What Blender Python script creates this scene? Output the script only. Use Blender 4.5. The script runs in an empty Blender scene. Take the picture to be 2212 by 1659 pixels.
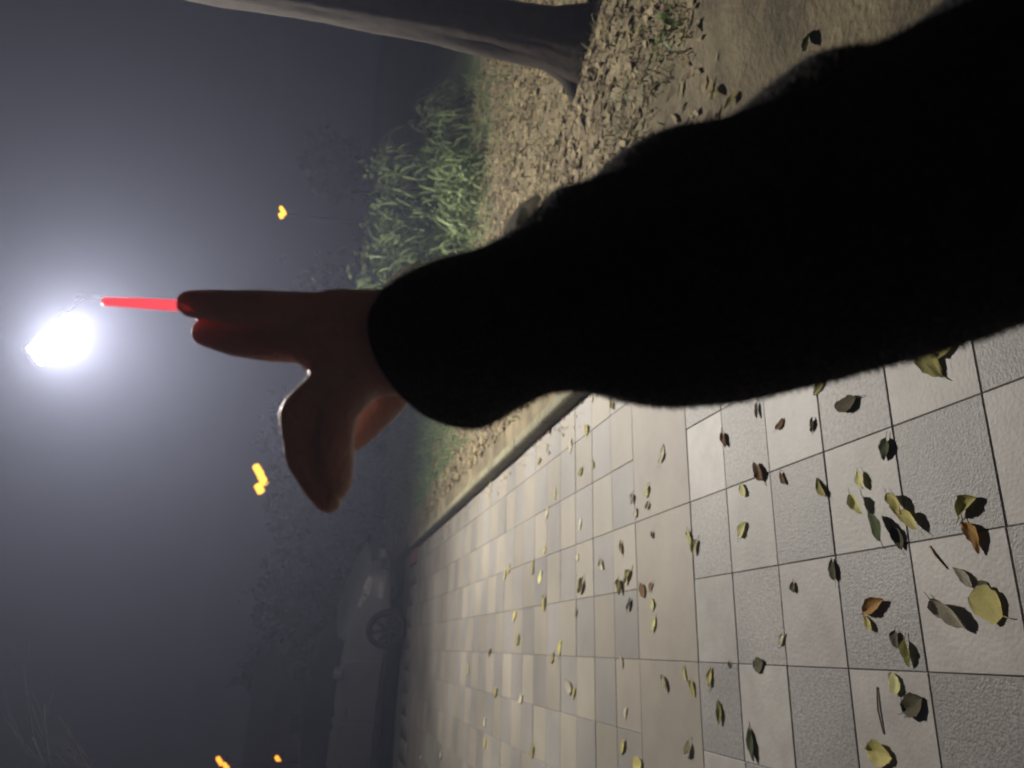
import bpy, bmesh, math, random
import numpy as np
from mathutils import Vector, Matrix

random.seed(7)
rng = np.random.default_rng(11)
SC = bpy.context.scene
COL = SC.collection

# ------------------------------------------------------------------ camera
PITCH, ROLL, YAW, CAM_H, F_PX = 0.22465, 0.10143, 0.34097, 1.4706, 1662.0
HEAD = Vector((math.sin(YAW), math.cos(YAW), 0))
RIGHT = Vector((math.cos(YAW), -math.sin(YAW), 0))
UPZ = Vector((0, 0, 1))
FWD = HEAD * math.cos(PITCH) - UPZ * math.sin(PITCH)
UPV = HEAD * math.sin(PITCH) + UPZ * math.cos(PITCH)
AX = -math.cos(ROLL) * UPV + math.sin(ROLL) * RIGHT       # picture's long axis
AY = -math.sin(ROLL) * UPV - math.cos(ROLL) * RIGHT       # picture's short axis, downwards
CAM = Vector((0, 0, CAM_H))
cd = bpy.data.cameras.new('camera')
cd.sensor_width, cd.lens = 36, 27.045
cd.clip_start, cd.clip_end = 0.03, 600
cam = bpy.data.objects.new('camera', cd)
COL.objects.link(cam)
m = Matrix((AX, -AY, -FWD)).transposed().to_4x4()
m.translation = CAM
cam.matrix_world = m
SC.camera = cam
cd.dof.use_dof = True
cd.dof.focus_distance = 1.0
cd.dof.aperture_fstop = 7.0

# ------------------------------------------------------------------ world and light
w = bpy.data.worlds.new('World')
SC.world = w
w.use_nodes = True
nt = w.node_tree
bg = nt.nodes['Background']
sky = nt.nodes.new('ShaderNodeTexSky')
sky.sky_type = 'NISHITA'
sky.sun_disc = False
sky.sun_elevation = math.radians(-6)
sky.sun_rotation = math.radians(200)
bg.inputs['Strength'].default_value = 0.02
nt.links.new(sky.outputs[0], bg.inputs[0])
bg2 = nt.nodes.new('ShaderNodeBackground')                # town glow on the night cloud
bg2.inputs[0].default_value = (0.036, 0.036, 0.041, 1)
bg2.inputs[1].default_value = 0.25
add = nt.nodes.new('ShaderNodeAddShader')
nt.links.new(bg.outputs[0], add.inputs[0])
nt.links.new(bg2.outputs[0], add.inputs[1])
nt.links.new(add.outputs[0], nt.nodes['World Output'].inputs[0])
SC.view_settings.view_transform = 'Standard'
SC.view_settings.look = 'None'
SC.view_settings.gamma = 1
SC.view_settings.exposure = 0
SC.view_settings.use_curve_mapping = False
SC.cycles.volume_bounces = 0
SC.cycles.max_bounces = 6
SC.cycles.sample_clamp_indirect = 4

LAMP_POWER = 450
LAMP_SPILL = 170
LAMP_COL = (1.0, 0.93, 0.83)
GLARE_HAZE_DENSITY = 0.0092
GLARE_HAZE_COL = (0.64, 0.70, 1.0, 1)


def ray(px, py):
    return FWD + AX * ((px - 1106) / F_PX) + AY * ((py - 829.5) / F_PX)


def at(px, py, z):
    """world point at depth z along the view axis"""
    return CAM + ray(px, py) * z


def on_plane(px, py, z=0.0):
    r = ray(px, py)
    return CAM + r * ((z - CAM_H) / r.z)


def at_dist(px, py, d):
    """world point whose horizontal distance is d"""
    r = ray(px, py)
    return CAM + r * (d / math.hypot(r.x, r.y))


def project(p):
    v = Vector(p) - CAM
    z = v.dot(FWD)
    if z < 0.05:
        return None
    return 1106 + v.dot(AX) / z * F_PX, 829.5 + v.dot(AY) / z * F_PX


# ------------------------------------------------------------------ materials
def mat(name, col, rough=0.7, col2=None, scale=8.0, bump=0.0, bscale=None, metal=0.0, spec=0.5,
        sheen=0.0, sss=0.0, emit=None, estr=0.0, rnd=0.0, detail=5.0, coat=0.0, wear=None, trans=0.0):
    mt = bpy.data.materials.new(name)
    mt.use_nodes = True
    n, l = mt.node_tree.nodes, mt.node_tree.links
    b = n['Principled BSDF']
    b.inputs['Roughness'].default_value = rough
    b.inputs['Metallic'].default_value = metal
    b.inputs['Specular IOR Level'].default_value = spec
    b.inputs['Coat Weight'].default_value = coat
    if sheen:
        b.inputs['Sheen Weight'].default_value = sheen
        b.inputs['Sheen Roughness'].default_value = 0.45
    if sss:
        b.inputs['Subsurface Weight'].default_value = sss
        b.inputs['Subsurface Radius'].default_value = (1.0, 0.55, 0.45)
        b.inputs['Subsurface Scale'].default_value = 0.014
    if estr and name in ('amber_lamp', 'orange_lamp', 'pale_lamp'):   # hot core, dimmer glass edge
        lw = n.new('ShaderNodeLayerWeight')
        lw.inputs[0].default_value = 0.5
        mp = n.new('ShaderNodeMapRange')
        mp.inputs[3].default_value, mp.inputs[4].default_value = estr, estr * 0.12
        l.new(lw.outputs['Facing'], mp.inputs[0])
        l.new(mp.outputs[0], b.inputs['Emission Strength'])
    if emit:
        b.inputs['Emission Color'].default_value = (*emit, 1)
        b.inputs['Emission Strength'].default_value = estr
    tc = n.new('ShaderNodeTexCoord')
    src = None
    if col2:
        nz = n.new('ShaderNodeTexNoise')
        nz.inputs['Scale'].default_value = scale
        nz.inputs['Detail'].default_value = detail
        nz.inputs['Roughness'].default_value = 0.65
        rp = n.new('ShaderNodeValToRGB')
        rp.color_ramp.elements[0].position = 0.32
        rp.color_ramp.elements[1].position = 0.68
        rp.color_ramp.elements[0].color = (*col, 1)
        rp.color_ramp.elements[1].color = (*col2, 1)
        if rnd:
            oi = n.new('ShaderNodeObjectInfo')
            va = n.new('ShaderNodeVectorMath')
            va.operation = 'MULTIPLY_ADD'
            va.inputs[1].default_value = (1, 1, 1)
            cx = n.new('ShaderNodeCombineXYZ')
            ml = n.new('ShaderNodeMath')
            ml.operation = 'MULTIPLY'
            ml.inputs[1].default_value = 57.0
            l.new(oi.outputs['Random'], ml.inputs[0])
            l.new(ml.outputs[0], cx.inputs[0])
            l.new(ml.outputs[0], cx.inputs[1])
            l.new(tc.outputs['Object'], va.inputs[0])
            l.new(cx.outputs[0], va.inputs[2])
            l.new(va.outputs[0], nz.inputs['Vector'])
        else:
            l.new(tc.outputs['Object'], nz.inputs['Vector'])
        l.new(nz.outputs['Fac'], rp.inputs[0])
        src = rp.outputs[0]
    if wear:                                             # large soft stains
        nz3 = n.new('ShaderNodeTexNoise')
        nz3.inputs['Scale'].default_value = wear[0]
        nz3.inputs['Detail'].default_value = 4
        gm = n.new('ShaderNodeNewGeometry')
        l.new(gm.outputs['Position'], nz3.inputs['Vector'])
        mr = n.new('ShaderNodeMapRange')
        mr.inputs[1].default_value, mr.inputs[2].default_value = 0.3, 0.7
        mr.inputs[3].default_value, mr.inputs[4].default_value = 1 - wear[1], 1 + wear[1] * 0.4
        l.new(nz3.outputs['Fac'], mr.inputs[0])
        hs = n.new('ShaderNodeHueSaturation')
        if src:
            l.new(src, hs.inputs['Color'])
        else:
            hs.inputs['Color'].default_value = (*col, 1)
        l.new(mr.outputs[0], hs.inputs['Value'])
        src = hs.outputs[0]
    if rnd:
        oi = n.new('ShaderNodeObjectInfo')
        mr = n.new('ShaderNodeMapRange')
        mr.inputs[3].default_value, mr.inputs[4].default_value = 1 - rnd, 1 + rnd
        l.new(oi.outputs['Random'], mr.inputs[0])
        hs = n.new('ShaderNodeHueSaturation')
        if src:
            l.new(src, hs.inputs['Color'])
        else:
            hs.inputs['Color'].default_value = (*col, 1)
        l.new(mr.outputs[0], hs.inputs['Value'])
        src = hs.outputs[0]
    if src:
        l.new(src, b.inputs['Base Color'])
    else:
        b.inputs['Base Color'].default_value = (*col, 1)
    if bump:
        nb = n.new('ShaderNodeTexNoise')
        nb.inputs['Scale'].default_value = bscale or scale * 3
        nb.inputs['Detail'].default_value = 6
        l.new(tc.outputs['Object'], nb.inputs['Vector'])
        bp = n.new('ShaderNodeBump')
        bp.inputs['Strength'].default_value = bump
        bp.inputs['Distance'].default_value = 0.01
        l.new(nb.outputs['Fac'], bp.inputs['Height'])
        l.new(bp.outputs[0], b.inputs['Normal'])
    if trans:                                            # thin leaves let light through
        tr = n.new('ShaderNodeBsdfTranslucent')
        if src:
            l.new(src, tr.inputs[0])
        else:
            tr.inputs[0].default_value = (*col, 1)
        mx = n.new('ShaderNodeMixShader')
        mx.inputs[0].default_value = trans
        l.new(b.outputs[0], mx.inputs[1])
        l.new(tr.outputs[0], mx.inputs[2])
        l.new(mx.outputs[0], n['Material Output'].inputs[0])
    return mt


M = dict(
    tile_light=mat('tile_light', (0.315, 0.295, 0.275), 0.56, (0.41, 0.39, 0.37), 7, 0.12, 90, rnd=0.10, wear=(1.6, 0.30)),
    tile_dark=mat('tile_dark', (0.185, 0.175, 0.165), 0.54, (0.34, 0.328, 0.315), 75, 0.22, 150, rnd=0.12, wear=(1.6, 0.30)),
    paver_light=mat('paver_light', (0.275, 0.25, 0.205), 0.6, (0.30, 0.272, 0.225), 6, 0.15, 70, rnd=0.12, wear=(0.8, 0.32)),
    paver_dark=mat('paver_dark', (0.235, 0.222, 0.205), 0.55, (0.262, 0.248, 0.228), 6, 0.15, 70, rnd=0.12, wear=(0.8, 0.32)),
    strip=mat('strip_slab', (0.25, 0.225, 0.185), 0.6, (0.30, 0.27, 0.225), 5, 0.12, 80, rnd=0.06, wear=(0.9, 0.28)),
    bedding=mat('bedding', (0.21, 0.195, 0.17), 0.95, (0.29, 0.27, 0.235), 30),
    kerb=mat('kerb_stone', (0.14, 0.13, 0.08), 0.85, (0.24, 0.23, 0.14), 12, 0.6, 50, rnd=0.08, wear=(1.5, 0.3)),
    soil=mat('soil', (0.085, 0.070, 0.040), 0.95, (0.26, 0.215, 0.13), 3.2, 1.0, 40, wear=(0.6, 0.35)),
    lawn=mat('lawn', (0.05, 0.08, 0.03), 0.95, (0.095, 0.14, 0.055), 3, 0.8, 30),
    bark=mat('bark', (0.014, 0.009, 0.005), 0.95, (0.032, 0.023, 0.015), 9, 0.6, 18),
    twig=mat('twig', (0.05, 0.045, 0.04), 0.85, (0.09, 0.085, 0.075), 20),
    grass=mat('grass', (0.10, 0.16, 0.05), 0.6, (0.25, 0.33, 0.12), 1.6, trans=0.3),
    drygrass=mat('dry_grass', (0.11, 0.095, 0.042), 0.8, (0.34, 0.295, 0.15), 2.5, trans=0.15),
    litter=mat('litter', (0.06, 0.042, 0.024), 0.8, (0.34, 0.27, 0.14), 7, trans=0.1),
    weed=mat('weed', (0.07, 0.115, 0.035), 0.5, (0.32, 0.42, 0.17), 2.6, trans=0.35, rnd=0.3),
    crown=mat('crown', (0.035, 0.050, 0.020), 0.7, (0.085, 0.105, 0.035), 1.2, trans=0.25),
    hedge=mat('hedge', (0.04, 0.08, 0.03), 0.7, (0.085, 0.15, 0.06), 1.5, trans=0.25),
    metal=mat('galvanised', (0.42, 0.43, 0.44), 0.5, (0.5, 0.51, 0.52), 6, metal=0.4),
    darkmetal=mat('dark_metal', (0.02, 0.02, 0.021), 0.75, (0.05, 0.05, 0.052), 8),
    ledpanel=mat('led_panel', (0.8, 0.8, 0.8), 0.4, emit=(1.0, 0.97, 0.90), estr=60),
    amber=mat('amber_lamp', (0.8, 0.5, 0.1), 0.4, emit=(1.0, 0.52, 0.04), estr=3.2),
    orange=mat('orange_lamp', (0.8, 0.4, 0.1), 0.4, emit=(1.0, 0.36, 0.03), estr=3.0),
    paleamber=mat('pale_lamp', (0.8, 0.6, 0.4), 0.4, emit=(1.0, 0.72, 0.45), estr=1.6),
    bluelamp=mat('cold_lamp', (0.7, 0.8, 0.9), 0.4, emit=(0.7, 0.85, 1.0), estr=1.5),
    redlamp=mat('red_lamp', (0.7, 0.1, 0.1), 0.4, emit=(1.0, 0.15, 0.12), estr=0.9),
    redstick=mat('red_stick', (0.8, 0.05, 0.06), 0.35, emit=(1.0, 0.10, 0.13), estr=1.0),
    carpaint=mat('car_paint', (0.25, 0.26, 0.27), 0.32, (0.27, 0.28, 0.29), 2, metal=0.3, coat=0.6),
    glass=mat('car_glass', (0.008, 0.008, 0.010), 0.06, spec=0.6),
    rubber=mat('rubber', (0.015, 0.015, 0.016), 0.85, (0.028, 0.028, 0.028), 20),
    chrome=mat('chrome', (0.62, 0.62, 0.60), 0.22, (0.7, 0.7, 0.68), 5, metal=1.0),
    lightglass=mat('headlight_glass', (0.30, 0.29, 0.26), 0.18, (0.55, 0.53, 0.47), 18, spec=0.8),
    skin=mat('skin', (0.62, 0.40, 0.34), 0.45, (0.74, 0.50, 0.44), 30, 0.4, 260, sss=0.5),
    nail=mat('nail', (0.48, 0.31, 0.25), 0.35, (0.6, 0.42, 0.36), 20, sss=0.4),
    fleece=mat('fleece', (0.028, 0.029, 0.038), 0.95, (0.050, 0.052, 0.066), 120, 0.6, 400, spec=0.1, sheen=0.05),
    fuzz=mat('fuzz', (0.13, 0.125, 0.12), 0.9, (0.20, 0.195, 0.185), 60, trans=0.7),
    painted_rim=mat('painted_rim_light', (0.50, 0.48, 0.44), 0.9, (0.80, 0.78, 0.73), 60, 0.4, 200, trans=0.7),  # pale colour stands in for rim light on sleeve and cuff edges
    denim=mat('trousers', (0.012, 0.013, 0.018), 0.9, (0.02, 0.021, 0.028), 50),
    hair=mat('hair', (0.010, 0.008, 0.007), 0.6, (0.018, 0.014, 0.012), 90),
    eye=mat('eye_white', (0.6, 0.58, 0.55), 0.3, (0.65, 0.63, 0.6), 20),
    brick=mat('red_paver', (0.17, 0.065, 0.055), 0.8, (0.25, 0.11, 0.09), 8, 0.3, 60, rnd=0.1),
    wall=mat('render_wall', (0.22, 0.17, 0.16), 0.9, (0.28, 0.22, 0.205), 2),
    roof=mat('roof_tile', (0.06, 0.04, 0.035), 0.8, (0.1, 0.06, 0.05), 4),
)
LEAFCOL = dict(
    yellow=((0.48, 0.42, 0.12), (0.64, 0.57, 0.24)), pale=((0.60, 0.58, 0.24), (0.74, 0.71, 0.38)),
    olive=((0.24, 0.22, 0.06), (0.40, 0.36, 0.13)), green=((0.04, 0.058, 0.018), (0.09, 0.115, 0.04)),
    dark=((0.06, 0.055, 0.03), (0.14, 0.12, 0.06)), brown=((0.13, 0.07, 0.028), (0.24, 0.14, 0.06)),
    cream=((0.60, 0.55, 0.38), (0.74, 0.69, 0.52)), orange=((0.32, 0.16, 0.035), (0.44, 0.27, 0.08)),
    grey=((0.30, 0.275, 0.205), (0.44, 0.41, 0.32)))
for k_, (a_, b_) in LEAFCOL.items():
    M['leaf_' + k_] = mat('leaf_' + k_, a_, 0.7, b_, 35, 0.35, 90, rnd=0.12, trans=0.12, spec=0.2)


# ------------------------------------------------------------------ helpers
def tag(o, label=None, cat=None, group=None, kind=None):
    if label: o['label'] = label
    if cat: o['category'] = cat
    if group: o['group'] = group
    if kind: o['kind'] = kind
    return o


def link(name, me, parent=None, mats=(), smooth=True):
    for mm in mats:
        if mm.name not in [x.name for x in me.materials if x]:
            me.materials.append(mm)
    if smooth:
        me.polygons.foreach_set('use_smooth', [True] * len(me.polygons))
    o = bpy.data.objects.new(name, me)
    COL.objects.link(o)
    if parent:
        o.parent = parent
    return o


def empty(name, loc=(0, 0, 0), rz=0.0):
    o = bpy.data.objects.new(name, None)
    o.empty_display_size = 0.1
    COL.objects.link(o)
    o.location = loc
    o.rotation_euler = (0, 0, rz)
    return o


def pyd(name, v, f, parent=None, mats=(), smooth=True, mi=None):
    me = bpy.data.meshes.new(name)
    me.from_pydata([tuple(x) for x in v], [], f)
    me.update()
    o = link(name, me, parent, mats, smooth)
    if mi is not None:
        me.polygons.foreach_set('material_index', mi)
    return o


def fast_mesh(name, V, quads, parent=None, mats=(), mi=None, smooth=True):
    """V (n,3) array, quads (m,4) array"""
    me = bpy.data.meshes.new(name)
    V = np.ascontiguousarray(V, dtype=np.float32)
    q = np.ascontiguousarray(quads, dtype=np.int32)
    me.vertices.add(len(V))
    me.vertices.foreach_set('co', V.ravel())
    me.loops.add(q.size)
    me.loops.foreach_set('vertex_index', q.ravel())
    me.polygons.add(len(q))
    me.polygons.foreach_set('loop_start', np.arange(len(q), dtype=np.int32) * q.shape[1])
    me.update(calc_edges=True)
    o = link(name, me, parent, mats, smooth)
    if mi is not None:
        me.polygons.foreach_set('material_index', np.asarray(mi, dtype=np.int32))
    return o


def bm_obj(name, bm, mt, parent=None, smooth=False):
    me = bpy.data.meshes.new(name)
    bmesh.ops.recalc_face_normals(bm, faces=bm.faces)
    bm.to_mesh(me)
    bm.free()
    return link(name, me, parent, [mt] if not isinstance(mt, (list, tuple)) else mt, smooth)


def box(bm, c, s, rot=None, bev=0.0):
    g = bmesh.ops.create_cube(bm, size=1)
    vs = g['verts']
    bmesh.ops.scale(bm, vec=s, verts=vs)
    if bev:
        es = list({e for v in vs for e in v.link_edges})
        r = bmesh.ops.bevel(bm, geom=es, offset=bev, segments=2, affect='EDGES', profile=0.6)
        vs = list({v for f in r['faces'] for v in f.verts} | {v for v in vs if v.is_valid})
    if rot is not None:
        bmesh.ops.rotate(bm, cent=(0, 0, 0), matrix=rot, verts=vs)
    bmesh.ops.translate(bm, vec=c, verts=vs)
    return vs


def tube(pts, rad, n=10, cap=True):
    """verts, faces of a swept tube"""
    pts = [Vector(p) for p in pts]
    V, Fs = [], []
    prev = None
    for i, p in enumerate(pts):
        t = (pts[min(i + 1, len(pts) - 1)] - pts[max(i - 1, 0)]).normalized()
        if prev is None:
            a = t.orthogonal().normalized()
        else:
            a = (prev - t * prev.dot(t))
            a = a.normalized() if a.length > 1e-6 else t.orthogonal().normalized()
        prev = a
        b = t.cross(a)
        r = rad[i] if hasattr(rad, '__len__') else rad
        for k in range(n):
            an = 2 * math.pi * k / n
            V.append(p + (a * math.cos(an) + b * math.sin(an)) * r)
    for i in range(len(pts) - 1):
        for k in range(n):
            k2 = (k + 1) % n
            Fs.append((i * n + k, i * n + k2, (i + 1) * n + k2, (i + 1) * n + k))
    if cap:
        Fs.append(tuple(range(n))[::-1])
        Fs.append(tuple((len(pts) - 1) * n + k for k in range(n)))
    return V, Fs


class Acc:
    def __init__(s): s.v, s.f = [], []

    def add(s, vf):
        o = len(s.v)
        s.v += list(vf[0])
        s.f += [tuple(i + o for i in f) for f in vf[1]]
        return s

    def obj(s, name, mt, parent=None, smooth=True):
        return pyd(name, s.v, s.f, parent, [mt], smooth)


def vnoise(p, sc, seed=0.0):
    from mathutils import noise
    return noise.noise(Vector((p[0] * sc + seed, p[1] * sc + seed * 1.7, p[2] * sc - seed)))


def copy_tree(o, parent=None):
    c = o.copy()
    COL.objects.link(c)
    c.parent = parent
    for ch in list(o.children):
        copy_tree(ch, c)
    return c


# ------------------------------------------------------------------ setting: ground
gx = np.concatenate([np.linspace(-90, -8, 10), np.linspace(-6, 14, 41), np.linspace(16, 90, 10)])
gy = np.concatenate([np.linspace(-60, -4, 8), np.linspace(-2, 26, 57), np.linspace(28, 110, 12)])
V = []
for y in gy:
    for x in gx:
        V.append((x, y, -0.06 + 0.0 * x))
F = []
nx = len(gx)
for j in range(len(gy) - 1):
    for i in range(nx - 1):
        F.append((j * nx + i, j * nx + i + 1, (j + 1) * nx + i + 1, (j + 1) * nx + i))
ground = pyd('ground', V, F, None, [M['lawn']])
tag(ground, kind='structure')

# verge: soil and grass ground behind the kerb, a little uneven


def verge_z(x, y):
    e = min(1.0, max(0.0, (x - 1.55) / 0.5))
    s = 0.088 + e * (0.035 * vnoise((x, y, 0), 0.9, 3) + 0.018 * vnoise((x, y, 0), 3.0, 9) + 0.02)
    return s + 0.012 * max(0, x - 4)


vx = np.concatenate([np.linspace(1.533, 5, 62), np.linspace(5.15, 14, 40)])
vy = np.concatenate([np.linspace(-2, 8, 110), np.linspace(8.2, 24, 60)])
V, F, MI = [], [], []
nx = len(vx)
for y in vy:
    for x in vx:
        edge = (x == vx[-1] or y == vy[-1])
        V.append((x, y, -0.08 if edge else verge_z(x, y)))
for j in range(len(vy) - 1):
    for i in range(nx - 1):
        F.append((j * nx + i, j * nx + i + 1, (j + 1) * nx + i + 1, (j + 1) * nx + i))
        x, y = vx[i], vy[j]
        far = y + 0.15 * x + 1.1 * vnoise((x, y, 0), 0.7, 5) + random.uniform(-1.3, 1.3) > 8.0 and x > 1.95
        MI.append(1 if far else 0)
verge = pyd('verge', V, F, None, [M['soil'], M['lawn']], True, MI)
tag(verge, kind='structure')

# pavement: bedding sheet, one object per tile
bm = bmesh.new()
box(bm, (-2.8, 5.6, -0.05), (8.48, 15.9, 0.088))
pave = bm_obj('pavement', bm, M['bedding'])
tag(pave, kind='structure')
TW, TD, X0, Y0 = 0.3112, 0.300, 0.591, 2.896


def tile_mesh(name, wx, wy, mt, gap=0.0030, gx=0.0018):
    bm = bmesh.new()
    hx, hy, b = wx / 2 - gx / 2, wy / 2 - gap / 2, 0.002
    lo = [bm.verts.new((sx * hx, sy * hy, -0.02)) for sx, sy in ((-1, -1), (1, -1), (1, 1), (-1, 1))]
    mi = [bm.verts.new((sx * hx, sy * hy, -b)) for sx, sy in ((-1, -1), (1, -1), (1, 1), (-1, 1))]
    hi = [bm.verts.new((sx * (hx - b), sy * (hy - b), 0)) for sx, sy in ((-1, -1), (1, -1), (1, 1), (-1, 1))]
    for a, c in ((lo, mi), (mi, hi)):
        for i in range(4):
            bm.faces.new((a[i], a[(i + 1) % 4], c[(i + 1) % 4], c[i]))
    bm.faces.new(hi)
    me = bpy.data.meshes.new(name)
    bm.to_mesh(me)
    bm.free()
    me.materials.append(mt)
    return me


TM = {k: tile_mesh('tile', TW, TD, M[k]) for k in ('tile_light', 'tile_dark', 'paver_light', 'paver_dark')}
TM['strip'] = tile_mesh('slab', TW * 2, 0.581, M['strip'])
cells = []
for i in range(-21, 3):
    xc = X0 + TW * (i + 0.5)
    if xc > 1.4: continue
    for j in range(0, 16):                         # near field: granite squares
        cells.append((xc, Y0 - TD * (j + 0.5), 'tile_dark' if (i + j) % 2 else 'tile_light', 1.0))
    for j in range(0, 31):                         # far field beyond the border slab
        cells.append((xc, 3.477 + TD * (j + 0.5), 'paver_light' if (i + j) % 2 else 'paver_dark', 1.0))
    if i % 2 == 0:
        cells.append((X0 + TW * (i + 1), 2.896 + 0.2905, 'strip', 1.0))
vis, rest = [], []
for c in cells:
    inside = False
    for dx, dy in ((0, 0), (-.15, -.15), (.15, .15), (-.15, .15), (.15, -.15)):
        p = project((c[0] + dx, c[1] + dy, 0))
        if p and -20 < p[0] < 2232 and -20 < p[1] < 1680:
            inside = True
    (vis if inside else rest).append(c)
vis.sort(key=lambda c: c[0] ** 2 + c[1] ** 2)
rest += vis[300:]
for c in vis[:300]:
    t = bpy.data.objects.new('slab' if c[2] == 'strip' else 'tile', TM[c[2]])
    COL.objects.link(t)
    t.parent = pave
    t.location = (c[0], c[1], 0.0015 * random.uniform(-1, 1))
    t.rotation_euler = (random.uniform(-1, 1) * 0.0025, random.uniform(-1, 1) * 0.0025, random.uniform(-1, 1) * 0.002)
kinds = list(TM)
V, Q, MI = [], [], []
for c in rest:
    hx, hy = (TW - 0.003, 0.288) if c[2] == 'strip' else (TW / 2 - 0.003, TD / 2 - 0.003)
    dz = 0.0015 * random.uniform(-1, 1)
    o = len(V)
    for z in (-0.02, dz):
        for sx, sy in ((-1, -1), (1, -1), (1, 1), (-1, 1)):
            V.append((c[0] + sx * hx, c[1] + sy * hy, z))
    Q += [(o + i, o + (i + 1) % 4, o + 4 + (i + 1) % 4, o + 4 + i) for i in range(4)] + [(o + 4, o + 5, o + 6, o + 7)]
    MI += [kinds.index(c[2])] * 5
far_t = fast_mesh('tile_field', np.array(V), np.array(Q), pave, [M[k] for k in kinds], MI, False)
far_t['kind'] = 'stuff'

# red pavers at the end of the kerb, by the car
rp = tag(empty('paver_edging', (0, 0, 0)), kind='structure')
rm = tile_mesh('red_paver', 0.22, 0.11, M['brick'])
for k in range(14):
    o = bpy.data.objects.new('red_paver', rm)
    COL.objects.link(o)
    o.parent = rp
    o.location = (1.33 + 0.24 * (k % 2), 11.9 + 0.13 * (k // 2), 0.025 + random.uniform(0, 0.004))

# kerb
kb = tag(empty('kerb', (0, 0, 0)), kind='structure')


def kerb_mesh():
    prof = [(0, -0.05), (0, 0.08), (0.008, 0.098), (0.022, 0.105), (0.065, 0.105), (0.08, 0.095), (0.08, -0.05)]
    V, F = [], []
    L = 0.745
    for y in (0, 0.012, 0.2, 0.4, 0.6, L - 0.012, L):
        for (x, z) in prof:
            e = 0.004 if y in (0, L) else 0
            V.append((x + (e if x < 0.07 else -e), y, z - e + 0.004 * vnoise((x, y, z), 9, 2)))
    n = len(prof)
    for j in range(6):
        for i in range(n - 1):
            F.append((j * n + i, (j + 1) * n + i, (j + 1) * n + i + 1, j * n + i + 1))
    F.append(tuple(range(n)))
    F.append(tuple(6 * n + i for i in range(n))[::-1])
    me = bpy.data.meshes.new('kerb_stone')
    me.from_pydata(V, [], F)
    me.materials.append(M['kerb'])
    bmx = bmesh.new(); bmx.from_mesh(me); bmesh.ops.recalc_face_normals(bmx, faces=bmx.faces); bmx.to_mesh(me); bmx.free()
    return me


km = kerb_mesh()
for k in range(18):
    o = bpy.data.objects.new('kerb_stone', km)
    COL.objects.link(o)
    o.parent = kb
    o.location = (1.452 + random.uniform(-0.003, 0.003), -1.2 + 0.75 * k, random.uniform(-0.004, 0.004))


# ------------------------------------------------------------------ scattered vegetation (uncountable)
def blades(name, P, L, W, lean, mt, parent=None, bend=0.5, z0=None, kind='stuff'):
    """grass blades: P (n,2) roots, three-segment bent strips"""
    n = len(P)
    z = np.array([verge_z(a, b) for a, b in P]) - 0.004 if z0 is None else np.full(n, z0)
    az = rng.uniform(0, 2 * np.pi, n)
    ln = rng.uniform(0.2, 1.0, n) * lean
    d = np.stack([np.cos(az), np.sin(az)], 1)
    s = np.stack([-np.sin(az + rng.uniform(-1, 1, n)), np.cos(az + rng.uniform(-1, 1, n))], 1)
    rows = []
    for t, wf in ((0, 1.0), (0.4, 0.9), (0.75, 0.6), (1.0, 0.12)):
        h = L * t * (1 - 0.45 * ln * t)
        off = (L * ln * (t ** 1.6))[:, None] * d
        for sg in (-1, 1):
            xy = P + off + s * (W * wf * 0.5 * sg)[:, None]
            rows.append(np.column_stack([xy, z + h * (1 - bend * ln * t)]))
    V = np.stack(rows, 1).reshape(-1, 3)
    b = np.arange(n)[:, None] * 8
    Q = np.concatenate([b + np.array([[0, 1, 3, 2]]), b + np.array([[2, 3, 5, 4]]), b + np.array([[4, 5, 7, 6]])], 0)
    o = fast_mesh(name, V, Q, parent, [mt])
    if kind: o['kind'] = kind
    return o


def scatter(n, x0, x1, y0, y1, keep):
    P = np.column_stack([rng.uniform(x0, x1, n), rng.uniform(y0, y1, n)])
    k = np.array([keep(a, b) for a, b in P])
    return P[k]


def green_amount(x, y):
    g = (y + 0.15 * x + 1.3 * vnoise((x, y, 0), 0.7, 5) - 6.6) / 1.8
    g += 0.5 * vnoise((x, y, 0), 1.6, 21)
    g = max(g, 1.1 * vnoise((x, y, 0), 1.3, 33) - 0.12)
    return min(1, max(0, g)) * min(1, max(0, (x - 1.7) / 0.35))


P = scatter(34000, 1.66, 8, 2.6, 19, lambda a, b: random.random() < green_amount(a, b) and a < 0.75 * b + 1)
blades('grass', P, rng.uniform(0.05, 0.17, len(P)), rng.uniform(0.004, 0.009, len(P)), 0.8, M['grass'])
P = scatter(26000, 1.66, 6.5, 2.4, 11, lambda a, b: random.random() < (1.0 - 0.85 * green_amount(a, b)) * (0.15 if (a < 2.5 and b < 2.9) else 1) * min(1, max(0.2, 0.75 + 1.7 * vnoise((a, b, 0), 1.2, 61))) and a < 0.9 * b + 1)
blades('dry_grass', P, rng.uniform(0.04, 0.15, len(P)), rng.uniform(0.004, 0.010, len(P)), 1.3, M['drygrass'], bend=0.75)


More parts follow.
